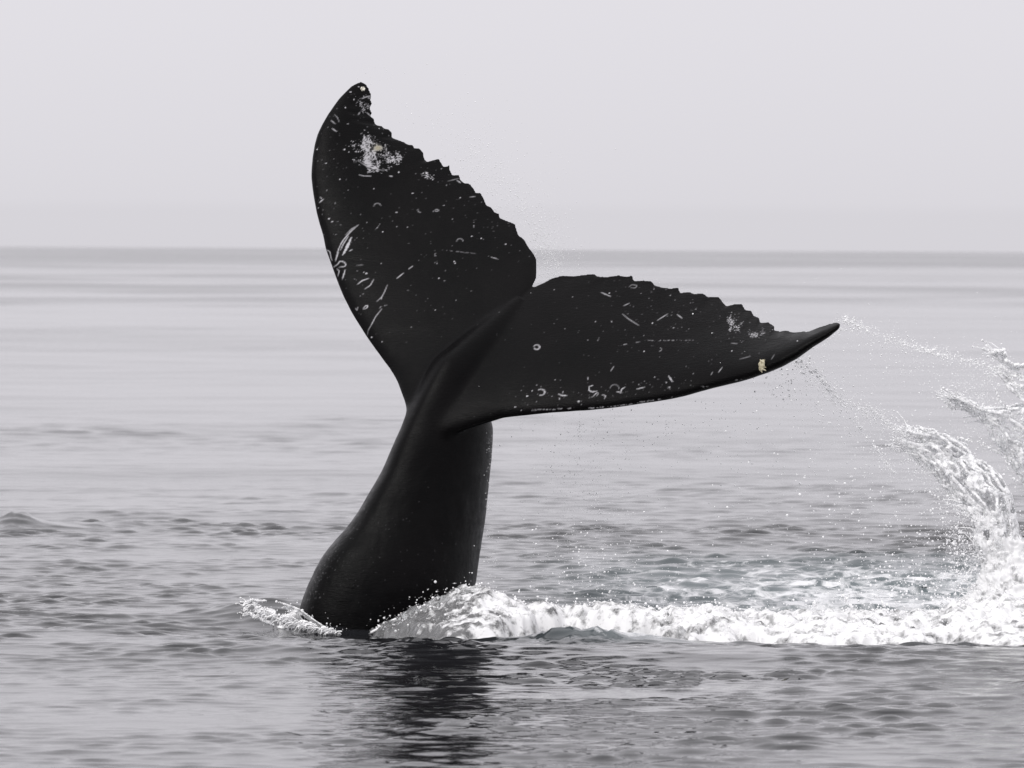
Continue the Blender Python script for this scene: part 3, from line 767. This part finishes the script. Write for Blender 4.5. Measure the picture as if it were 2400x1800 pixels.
# ------------------------------------------------------------------ band of white water to the right of the tail
def white_water():
    top = np.array([(850,1492),(880,1478),(907,1463),(954,1442),(986,1425),(1044,1405),(1073,1389),(1117,1380),(1160,1384),(1200,1402),(1232,1406),(1300,1404),(1364,1409),(1403,1400),(1452,1409),(1511,1406),(1570,1412),(1614,1406),(1688,1408),(1750,1424),(1859,1417),(1930,1424),(1997,1422),(2066,1430),(2195,1430),(2240,1402),(2400,1395),(2700,1400),(3000,1440)], float)
    xs = np.arange(-1.02, 4.7, 0.0125); ys = np.arange(47.2, 50.3, 0.0125)
    X, Y = np.meshgrid(xs, ys)
    yr = 48.95 + 0.12 * perlin(xs / 0.6, 0.5) + 0.25 * sstep(0.2, -1.0, xs)
    pxr = 1200 + xs / 0.002815
    zt = at_many(pxr, np.interp(pxr, top[:, 0], top[:, 1]) + (16 + 13 * perlin(pxr / 95.0, 0.7) + 8 * perlin(pxr / 34.0, 4.7) + 10 * np.exp(-((pxr - 1700) / 260)**2)) * sstep(1080, 1250, pxr), yr)[:, 2]
    lev = local_level(X, Y)
    prof = np.where(Y < yr, sstep(-1.30, -0.05, Y - yr)**0.8, 1 - 0.75 * sstep(0.1, 1.1, Y - yr))
    edge = 48.05 + 0.38 * perlin(X / 0.5, 3.3) + 0.20 * perlin(X / 0.16, 1.3) + 0.75 * np.exp(-((X - 0.38) / 0.32)**2) + 0.30 * np.exp(-((X - 0.85) / 0.4)**2) - 0.45 * sstep(1.5, 4.2, X) + 0.9 * sstep(-0.35, -1.0, X)
    mask = sstep(-0.05, 0.22, Y - edge) * (1 - sstep(49.7, 50.2, Y + 0.25 * perlin(X / 0.3, Y / 0.3, 9.0)))
    mask *= sstep(-1.02, -0.93, X)
    dip = fbm(X / 0.30, Y / 0.22, 12.0, 3) + 0.35 * sstep(0.5, -0.9, (Y - yr)) - 0.15 + 0.3 * sstep(0.25, 0.9, Y - yr)
    mask *= 1 - 0.9 * sstep(0.18, 0.42, dip) * sstep(-0.2, 0.3, X) * (1 - sstep(2.6, 3.4, X))
    h = (zt[None, :] - lev) * prof
    b1 = np.abs(fbm(X / 0.30, Y / 0.34, 0.0, 2)); b2 = np.abs(perlin(X / 0.11, Y / 0.12, 4.0)); b3 = np.abs(perlin(X / 0.05, Y / 0.05, 2.0)); b4 = perlin(X / 0.026, Y / 0.026, 8.0)
    f1, f2 = worley(X / 0.085, Y / 0.085, 3)
    lump = 0.085 * (b1 - 0.18) + 0.055 * (b2 - 0.2) + 0.026 * b3 + 0.008 * b4 + 0.028 * (0.45 - f1)
    Z = lev + (h + lump * (0.35 + 0.65 * prof)) * mask - 0.09 * (1 - mask)
    Xd = X + 0.02 * perlin(X / 0.07, Y / 0.07, 20.0); Yd = Y + 0.03 * perlin(X / 0.09, Y / 0.09, 30.0)
    o = mesh_obj('white_water', np.stack([Xd, Yd, Z], -1).reshape(-1, 3), grid_faces(*X.shape), M_FOAM)
    set_attr(o, 'thin', np.clip(sstep(0.15, -0.9, X) + 0.7 * np.exp(-((X - 0.6) / 0.5)**2) * sstep(48.4, 47.6, Y) + 0.4 * sstep(49.0, 49.8, Y), 0, 1).ravel())
    tag(o, 'band of churned white foam stretching right from the foot of the tail', 'foam', kind='stuff')
    # crumbs of water bouncing on top of the band
    n = 9000
    i = rng.integers(0, X.shape[0], n); j = rng.integers(0, X.shape[1], n)
    k = (mask[i, j] > 0.6) & (prof[i, j] > 0.35); i, j = i[k], j[k]
    hgt = rng.exponential(0.020, len(i)) * (1 + 1.2 * (rng.random(len(i)) < 0.08))
    P = np.stack([X[i, j], Y[i, j], Z[i, j] + hgt], 1) + rng.normal(0, 0.008, (len(i), 3))
    R = 0.0016 + 0.0065 * rng.random(len(i))**3.5
    o = drops('foam_crumbs', P, R, M_DROP, 0.007)
    tag(o, 'small crumbs of water bouncing over the white foam band', 'water drops', kind='stuff')
    return o
white_water()

# ------------------------------------------------------------------ lacy splashes
def sheet(left, right, y0, bulge, n_across, n_along, hole, edge_r=0.009, body_r=0.0062, seed=0, layers=(1, -1), wob=0.05, solid=-0.02, rim=0.35, fringe=1.0):
    """two facing skins of water strung between two contour lines traced at distance y0"""
    Lp = resample(np.array(left, float), n_along); Rp = resample(np.array(right, float), n_along)
    u = np.linspace(0, 1, n_across)
    P = Lp[:, None, :] * (1 - u)[None, :, None] + Rp[:, None, :] * u[None, :, None]
    pts, rad = [], []
    v = np.linspace(0, 1, n_along)[:, None] * np.ones((1, n_across)); U = u[None, :] * np.ones((n_along, 1))
    W = np.linalg.norm(Lp - Rp, axis=1).mean() * 0.00287; Hh = np.linalg.norm(np.diff(Lp, axis=0), axis=1).sum() * 0.00287
    for q, sgn in enumerate(layers):
        dy = sgn * bulge * np.sqrt(np.clip(1 - (2 * U - 1)**2, 0, 1)) * (0.5 + 0.5 * v) + 0.10 * fbm(U * W / 0.4, v * Hh / 0.4, seed + q * 7.7, 3) + 0.035 * fbm(U * W / 0.06, v * Hh / 0.09, seed + q * 3.7, 3)
        wx = 18 * fbm(U * W / 0.22, v * Hh / 0.3, seed + 3.1 + q, 3); wy = 14 * fbm(U * W / 0.22, v * Hh / 0.3, seed + 13.1 + q, 3)
        amp = wob / 0.05 * (0.25 + 0.75 * (1 - v))
        X = at_many((P[..., 0] + wx * amp).ravel(), (P[..., 1] + wy * amp).ravel(), (y0 + dy).ravel())
        wu = U * W + 0.03 * fbm(U * W / .08, v * Hh / .12, seed + 1.0, 2); wv = v * Hh + 0.04 * fbm(U * W / .1, v * Hh / .1, seed + 5.0, 2)
        web = 1 - sstep(0.05, 0.20, np.abs(perlin(wu / 0.055, wv / 0.15, seed + q * 2.3)))
        web2 = 1 - sstep(0.06, 0.26, np.abs(perlin(wu / 0.026, wv / 0.06, seed + q * 5.3 + 9)))
        fill = sstep(-0.25, 0.30, 1.3 * fbm(U * W / 0.07, v * Hh / 0.12, seed + 2.2 + q, 4) + 1.1 * (v - hole) + solid)
        em = np.maximum(1 - sstep(0.0, 0.05, U), sstep(0.955, 1.0, U))
        keep = np.clip(np.maximum.reduce([web * 0.95, web2 * (0.35 + 0.7 * fill), fill, em * rim]), 0, 1)
        m = (keep > rng.uniform(0.35, 0.75, keep.shape)).ravel()
        r = (body_r + (edge_r - body_r) * np.maximum(web, em)).ravel() * rng.uniform(0.85, 1.15, keep.size)
        pts.append(X[m]); rad.append(r[m])
        if fringe > 0:
            nj = int(m.sum() * 0.12 * fringe)
            j = rng.choice(np.where(m)[0], nj)
            off = rng.normal(0, 0.020, (nj, 3)) * rng.lognormal(0, 0.7, (nj, 1))
            DP.append(X[j] + off); DR.append(0.0022 + 0.0045 * rng.random(nj)**2)
            Xg = X.reshape(U.shape + (3,))
            for _ in range(int(36 * fringe)):      # threads of water thrown off the upper left rim
                i = int(n_along * rng.random()**1.6); c0 = Xg[min(i, n_along - 1), int(rng.integers(0, max(2, n_across // 5)))] if rng.random() < 0.7 else Xg[0, int(rng.integers(0, n_across))]
                ln = rng.uniform(0.04, 0.16) * (1.0 if fringe > 0.5 else 0.45); d = np.array([-rng.uniform(0.3, 1), rng.normal(0, 0.2), rng.uniform(0.1, 1)]); d /= np.linalg.norm(d)
                k = np.linspace(0, 1, int(ln / 0.005))[:, None]
                q = c0 + d * ln * k + np.array([0, 0, -0.25 * ln]) * k**2 + 0.006 * np.stack([perlin(k[:, 0] * 5, i * 0.7, z) for z in (1.5, 4.5, 8.5)], 1)
                DP.append(q); DR.append(np.interp(k[:, 0], [0, 1], [0.0062, 0.003]) * rng.uniform(0.8, 1.1, len(q)))
                DP.append(q[-1:]); DR.append(np.array([rng.uniform(0.005, 0.009)]))
    return np.vstack(pts), np.concatenate(rad)
def strand(path, y0, n, spread, r0, r1, dens=1.0, ysp=0.05):
    P = resample(np.array(path, float), n)
    P[:, 0] += 7 * perlin(np.arange(n) / (n / 9.0), 0.3) ; P[:, 1] += 7 * perlin(np.arange(n) / (n / 9.0), 5.3)
    t = np.linspace(0, 1, n)
    k = rng.random(n) < dens * (0.55 + 0.9 * perlin(t * 14, 2.2))
    P = P[k] + rng.normal(0, 1, (k.sum(), 2)) * spread
    r = rng.uniform(r0, r1, len(P)) if r1 > 0.0085 else r0 * 0.6 + (r1 - r0 * 0.6) * rng.random(len(P))**1.8
    return at_many(P[:, 0], P[:, 1], y0 + rng.normal(0, ysp, len(P))), r
PT, RD = [], []
DP, DR = [], []
def put(pr):
    thin = pr[1].max() < 0.0085 and len(pr[1]) < 400
    if thin:                       # a loose string of separate drops
        for _ in range(4): DP.append(pr[0] + rng.normal(0, (0.0005, 0.005, 0.009, 0.016)[_], pr[0].shape)); DR.append(pr[1] * (1.15, 0.75, 0.6, 0.5)[_])
    else: PT.append(pr[0]); RD.append(pr[1])
# main column, leaning left into the plume
put(sheet([(2112,1050),(2145,1071),(2180,1100),(2210,1140),(2239,1180),(2274,1209),(2289,1249),(2284,1278),(2299,1313),(2305,1353),(2270,1392),(2215,1430)],
          [(2126,1000),(2190,1012),(2269,1046),(2308,1081),(2343,1115),(2363,1150),(2378,1194),(2392,1254),(2420,1300),(2450,1340),(2480,1380),(2500,1430)], 49.7, 0.16, 95, 190, 0.42, seed=1))
put(sheet([(2140,1060),(2175,1085),(2230,1140),(2300,1210),(2310,1300),(2300,1390)],
          [(2160,1015),(2262,1050),(2340,1130),(2370,1200),(2380,1290),(2390,1390)], 49.75, 0.05, 70, 170, 0.10, seed=31, layers=(1,)))
# second sheet, right and higher
put(sheet([(2228,934),(2254,945),(2264,962),(2294,975),(2313,997),(2323,1026),(2353,1056),(2373,1096),(2400,1130),(2420,1200),(2440,1300),(2450,1400)],
          [(2254,937),(2299,955),(2343,956),(2400,945),(2450,960),(2500,1000),(2540,1060),(2570,1130),(2600,1220),(2620,1300),(2640,1360),(2650,1420)], 49.95, 0.20, 110, 190, 0.52, seed=5))
# top sheet with its torn rim
put(sheet([(2323,828),(2340,850),(2345,880),(2368,913),(2400,940)], [(2353,821),(2362,845),(2385,858),(2430,865),(2480,900)], 49.9, 0.05, 40, 50, 0.55, seed=11, layers=(1,)))
put(strand([(2323,826),(2340,821),(2353,821),(2358,848),(2375,856),(2400,853),(2440,862)], 49.9, 130, 1.2, 0.008, 0.012, 1.3, 0.01))
put(strand([(2225,933),(2238,930),(2254,937),(2262,948),(2258,930)], 49.9, 70, 0.8, 0.007, 0.010, 1.5, 0.01))
put(strand([(2225,933),(2222,948),(2232,962)], 49.9, 30, 0.8, 0.006, 0.008, 1.5, 0.01))
put(strand([(2264,962),(2290,975),(2300,955),(2303,942)], 49.9, 50, 0.8, 0.006, 0.009, 1.5, 0.01))
put(strand([(2332,910),(2340,940),(2356,955),(2370,958)], 49.9, 60, 1.0, 0.006, 0.009, 1.5, 0.01))
put(strand([(2150,1010),(2210,1030),(2290,1035),(2350,1070),(2380,1130)], 49.8, 200, 2.2, 0.006, 0.010, 1.2, 0.02))
put(strand([(2214,1010),(2222,1040),(2214,1070),(2190,1090)], 49.8, 90, 2.0, 0.006, 0.009, 1.2, 0.02))
# strands flung from the fluke tip
put(strand([(1976,752),(2000,757),(2022,768),(2036,774)], 49.4, 70, 2.6, 0.004, 0.008, 0.8))
put(strand([(2095,796),(2125,808),(2145,816),(2180,822),(2224,836)], 49.6, 110, 3.2, 0.004, 0.008, 0.7))
put(strand([(2250,836),(2290,850),(2320,860),(2345,872)], 49.8, 110, 3.0, 0.005, 0.009, 0.9))
put(strand([(1868,842),(1913,876),(1945,918),(1960,930)], 49.3, 120, 3.2, 0.004, 0.008, 0.55))
put(strand([(2000,950),(2047,963),(2086,1000),(2126,1020),(2160,1030)], 49.6, 190, 3.6, 0.005, 0.009, 0.75))
put(strand([(2091,1051),(2120,1060),(2150,1082),(2180,1112)], 49.7, 120, 3.0, 0.005, 0.009, 0.9))
put(strand([(1992,978),(2027,1019),(2056,1056),(2091,1106)], 49.5, 130, 1.6, 0.004, 0.007, 0.6, 0.02))
put(strand([(2120,1000),(2160,1005),(2200,1016)], 49.7, 90, 3.0, 0.005, 0.009, 0.9))
put(strand([(1974,752),(1980,742),(1984,738)], 49.4, 22, 1.4, 0.004, 0.006, 1.0))
put(strand([(1972,768),(1962,790)], 49.4, 14, 2.0, 0.004, 0.006, 0.7))
put(strand([(1908,1408),(1910,1425),(1900,1440)], 48.9, 36, 0.8, 0.005, 0.008, 1.4, 0.01))
put(strand([(1976,1395),(1985,1412),(2000,1425)], 48.9, 36, 0.8, 0.005, 0.008, 1.4, 0.01))
put(strand([(2066,1408),(2072,1430),(2085,1440)], 48.9, 40, 1.2, 0.006, 0.009, 1.4, 0.01))
col = blobs('splash_column', np.vstack(PT), np.concatenate(RD), 0.0074, M_SHEET)
tag(col, 'tall lacy splash of white water leaning left at the right end of the foam band', 'splash', kind='stuff')

# lump of white water the column stands in
def column_foot():
    ph = np.linspace(0, 2 * math.pi, 260, endpoint=False); t = np.linspace(0, 1, 120)
    T, PH = np.meshgrid(t, ph, indexing='ij')
    r = 0.16 + 0.62 * T**1.7
    z = 0.62 * (1 - T)**1.2 - 0.06
    nn = np.abs(fbm(np.cos(PH) * r / .16, np.sin(PH) * r / .16, z / .16, 3)); n2 = np.abs(perlin(np.cos(PH) * r / .05, np.sin(PH) * r / .05, z / .05)); n3 = perlin(np.cos(PH) * r / .025, np.sin(PH) * r / .025, z / .025)
    rr = r * (0.85 + 0.35 * nn) + 0.045 * n2 + 0.012 * n3
    cx = 3.36 + 0.12 * T; X = cx + rr * np.cos(PH) * 1.0; Y = 49.6 + rr * np.sin(PH) * 0.7
    Z = z + 0.05 * nn + 0.02 * n2
    o = mesh_obj('splash_foot', np.stack([X, Y, Z], -1).reshape(-1, 3), grid_faces(120, 260, True), M_FOAM)
    tag(o, 'solid white mound of foam at the foot of the tall splash', 'foam', kind='stuff')
column_foot()

# the lacy wave pushed up on the left of the tail
PT, RD = [], []
put(sheet([(576,1410),(590,1405),(620,1406),(660,1413),(703,1428),(735,1452),(773,1478),(815,1494)], [(570,1443),(585,1447),(605,1452),(640,1464),(680,1480),(720,1492),(765,1498),(812,1500)], 49.2, 0.03, 90, 260, 0.6, 0.0062, 0.0052, seed=17, layers=(1,), wob=0.02, solid=0.0, rim=0.0, fringe=0.35))
lw = blobs('bow_splash', np.vstack(PT), np.concatenate(RD), 0.0052, M_SHEET)
tag(lw, 'low lacy splash curling away on the left side of the tail base', 'splash', kind='stuff')
sp_, sr_ = [], []
for k in range(150):
    t = rng.random(); x = 580 + 225 * t; y = 1410 + 72 * t**0.9 + rng.uniform(-3, 24) * (1 - 0.5 * t)
    dx = rng.uniform(-17, -4); dy = rng.uniform(3, 13)
    p = resample(np.array([(x, y), (x + dx * 0.5, y + dy * 0.3 - 2), (x + dx, y + dy)], float), 11)
    sp_.append(at_many(p[:, 0], p[:, 1], np.full(11, 49.05 - 0.1 * rng.random()))); sr_.append(np.linspace(0.0062, 0.0028, 11)[rng.permutation(11) if k % 3 == 0 else slice(None)])
lf = drops('bow_splash_fingers', np.vstack(sp_), np.concatenate(sr_), M_DROP, 0.02)
tag(lf, 'thin fingers of water at the edge of the splash left of the tail base', 'splash', kind='stuff')
PT, RD = [], []
put(sheet([(868,1484),(907,1463),(954,1440),(986,1424),(1044,1404),(1073,1388),(1110,1384)], [(860,1497),(905,1496),(950,1490),(990,1480),(1044,1460),(1080,1440),(1125,1430)], 49.1, 0.03, 60, 150, 0.40, 0.009, 0.0065, seed=23, layers=(1,), wob=0.04, fringe=0.12))
put(strand([(1068,1395),(1074,1384),(1082,1392)], 49.1, 26, 1.6, 0.006, 0.010, 1.4, 0.02))
lw2 = blobs('lee_splash', np.vstack(PT), np.concatenate(RD), 0.0055, M_SHEET)
tag(lw2, 'frothy clear water climbing the right side of the tail base', 'splash', kind='stuff')

# ------------------------------------------------------------------ spray
def gauss_path(path, n, sx_, sy_, y0, ysp, rmin, rmax, pw_=2.5, sc2=None):
    P = resample(np.array(path, float), 400)[rng.integers(0, 400, n)]
    k = rng.lognormal(0, 0.45, (n, 1))
    P = P + rng.normal(0, 1, (n, 2)) * np.array([sx_, sy_]) * k
    return at_many(P[:, 0], P[:, 1], y0 + rng.normal(0, ysp, n)), rmin + (rmax - rmin) * rng.random(n)**pw_
def spray(name, label, parts):
    P = np.vstack([p for p, r in parts]); parts = list(parts); R = np.concatenate([r for p, r in parts])
    o = drops(name, P, R, M_DROP); tag(o, label, 'spray', kind='stuff'); return o
spray('fine_spray', 'fine mist of droplets behind the trailing edge of the raised far fluke', [
    gauss_path([(1290,600),(1240,500),(1150,410),(1080,350)], 1500, 32, 38, 51.7, 0.25, 0.0016, 0.0042),
    gauss_path([(1250,540),(1300,600),(1290,650)], 1300, 26, 34, 51.5, 0.2, 0.0016, 0.0040),
    gauss_path([(1200,420),(1050,310),(950,270)], 420, 60, 38, 51.8, 0.25, 0.0015, 0.0034),
    gauss_path([(1400,640),(1600,690),(1750,740)], 120, 40, 16, 50.9, 0.2, 0.0015, 0.0035),
    gauss_path([(850,170),(945,170)], 16, 20, 14, 51.6, 0.1, 0.002, 0.0035)])
drip = []
for _ in range(30):            # short strings of water falling from the fluke's lower edge
    x0 = rng.choice([rng.normal(1370, 70), rng.uniform(1250, 1700), rng.normal(1148, 5)]); y0_ = 985 + rng.random()**1.5 * 380
    ln = rng.uniform(8, 40); k = int(ln / 1.6)
    yy = np.linspace(y0_, y0_ + ln, k); xx = x0 + 2.5 * perlin(yy / 12, x0)
    drip.append((at_many(xx, yy, np.full(k, 49.9)) + rng.normal(0, 0.013, (k, 3)), rng.uniform(0.0014, 0.0036) * rng.uniform(0.5, 1.1, k)))
spray('drip_curtain', 'curtain of falling drops below the near fluke', drip + [
    gauss_path([(1370,1010),(1370,1200),(1400,1400)], 1700, 80, 80, 50.6, 0.3, 0.0014, 0.0048, 3.5),
    gauss_path([(1390,1280),(1420,1390)], 280, 110, 40, 49.5, 0.4, 0.002, 0.0075),
    gauss_path([(1150,1040),(1140,1250)], 40, 5, 60, 49.8, 0.1, 0.0015, 0.004),
    gauss_path([(1500,980),(1750,1000),(1700,1300)], 700, 110, 90, 50.4, 0.4, 0.0014, 0.0062, 4.5)])
spray('flung_drops', 'drops flung in arcs between the near fluke tip and the tall splash', [
    (np.vstack(DP), np.concatenate(DR)),
    gauss_path([(1868,842),(1913,880),(1953,925),(2000,955),(2060,975),(2126,1020)], 1100, 13, 11, 49.5, 0.2, 0.002, 0.0068),
    gauss_path([(1870,870),(1960,960),(2060,1050),(2160,1160)], 1200, 55, 48, 49.5, 0.4, 0.0015, 0.007, 4.5),
    gauss_path([(1975,752),(2040,775),(2145,815),(2240,840),(2345,870)], 800, 10, 8, 49.6, 0.2, 0.002, 0.006),
    gauss_path([(2030,800),(2150,860),(2250,930)], 500, 60, 32, 49.6, 0.4, 0.002, 0.006, 3),
    gauss_path([(1992,978),(2056,1056),(2091,1106)], 140, 5, 5, 49.5, 0.1, 0.002, 0.005),
    gauss_path([(1810,870),(1870,930)], 160, 35, 35, 49.4, 0.3, 0.002, 0.008, 3),
    gauss_path([(1850,1100),(2050,1200),(2200,1250)], 1000, 130, 90, 49.6, 0.5, 0.0015, 0.0085, 5.5),
    gauss_path([(2150,1330),(2250,1380),(1950,1400)], 1300, 80, 36, 49.5, 0.4, 0.0018, 0.0085, 4),
    gauss_path([(2215,1180),(2250,1280),(2270,1350)], 700, 28, 40, 49.6, 0.3, 0.0025, 0.009, 3),
    gauss_path([(1975,752),(1966,775),(1935,800),(1880,830)], 110, 8, 8, 49.4, 0.1, 0.0018, 0.0045),
    gauss_path([(2240,900),(2330,960),(2400,1050)], 700, 30, 40, 49.7, 0.3, 0.0018, 0.007, 4),
    gauss_path([(2100,1040),(2190,1120),(2260,1220),(2290,1330)], 1800, 30, 30, 49.6, 0.3, 0.0013, 0.004, 3),
    gauss_path([(2330,850),(2270,960),(2330,1060)], 1100, 30, 34, 49.8, 0.3, 0.0013, 0.004, 3)])

# ------------------------------------------------------------------ barnacles on the flukes
def skin_point(px, py):
    qx, qy = project_many(wco)
    i = np.where((np.hypot(qx - px, qy - py) < 5) & (wnor @ (CAM - N0) > 0))[0]
    if len(i) == 0: i = np.array([np.argmin(np.hypot(qx - px, qy - py))])
    i = i[np.argmin(wco[i] @ fwd)]
    return wco[i], wnor[i] / np.linalg.norm(wnor[i])
def barnacle_material(name, c0, c1, sc_):
    m, nt, b = new_mat(name)
    N = nt.nodes.new; L = nt.links.new
    g = N('ShaderNodeNewGeometry'); n = N('ShaderNodeTexNoise'); n.inputs['Scale'].default_value = sc_; n.inputs['Detail'].default_value = 4
    cr = N('ShaderNodeValToRGB'); cr.color_ramp.elements[0].color = (*c0, 1); cr.color_ramp.elements[1].color = (*c1, 1)
    cr.color_ramp.elements[0].position = 0.3; cr.color_ramp.elements[1].position = 0.6
    L(g.outputs['Position'], n.inputs['Vector']); L(n.outputs[0], cr.inputs[0]); L(cr.outputs[0], b.inputs['Base Color'])
    b.inputs['Roughness'].default_value = 0.5
    return m
def barnacle(px, py, r):
    p, nrm = skin_point(px, py)
    prof = [(1.0, -0.3), (0.97, 0.15), (0.82, 0.5), (0.62, 0.62), (0.5, 0.55), (0.42, 0.25), (0.18, 0.2), (0.12, 0.32), (0.0, 0.34)]
    n = 28; ph = np.linspace(0, 2 * math.pi, n, endpoint=False)
    t = np.cross(nrm, [0, 0, 1.0]); t /= np.linalg.norm(t); b = np.cross(nrm, t)
    V = []
    for q, h in prof:
        rr = q * r * (1 + 0.07 * np.cos(6 * ph))
        V.append(rr[:, None] * np.cos(ph)[:, None] * t + rr[:, None] * np.sin(ph)[:, None] * b + h * r * nrm)
    o = mesh_obj('barnacle', np.vstack(V) + p, grid_faces(len(prof), n, True), barnacle_material('barnacle_shell', (0.30, 0.27, 0.20), (0.80, 0.78, 0.70), 70), whale)
    o['label'] = 'round white barnacle near the tip of the raised far fluke'
def stalked_barnacles(px, py):
    p, nrm = skin_point(px, py)
    mat = barnacle_material('stalked_barnacle', (0.26, 0.22, 0.13), (0.60, 0.55, 0.40), 60)
    pts, rad = [], []
    up = -UP * 0 + UP; rt = RIGHT
    def seg(a, b, r0, r1, lift):
        for k in np.linspace(0, 1, 14):
            q = (a[0] + (b[0] - a[0]) * k, a[1] + (b[1] - a[1]) * k)
            pts.append(p + rt * q[0] * 0.002865 - up * q[1] * 0.002865 + nrm * (lift + 0.004)); rad.append(r0 + (r1 - r0) * k)
    seg((-4, -5), (-3, 8), 0.013, 0.012, 0.006); seg((-1, -10), (3, -13), 0.011, 0.006, 0.008); seg((3, -8), (3, 2), 0.011, 0.010, 0.010)
    seg((0, 6), (9, 11), 0.008, 0.004, 0.010); seg((2, 1), (10, 4), 0.007, 0.0035, 0.010); seg((-4, 8), (0, 15), 0.007, 0.004, 0.008); seg((-3, -8), (-4, -15), 0.006, 0.0035, 0.008); seg((4, -8), (7, -15), 0.005, 0.003, 0.01)
    o = blobs('barnacle', np.array(pts), np.array(rad), 0.004, mat); o.parent = whale
    o['label'] = 'clump of yellowish stalked barnacles on the leading edge of the near fluke'
barnacle(852.5, 205.5, 0.018)
stalked_barnacles(1784, 858)
print('tris', {o.name: sum(len(p.vertices) - 2 for p in o.data.polygons) if len(o.data.polygons) < 3e5 else len(o.data.polygons) * 2 for o in COL.objects if o.type == 'MESH'})
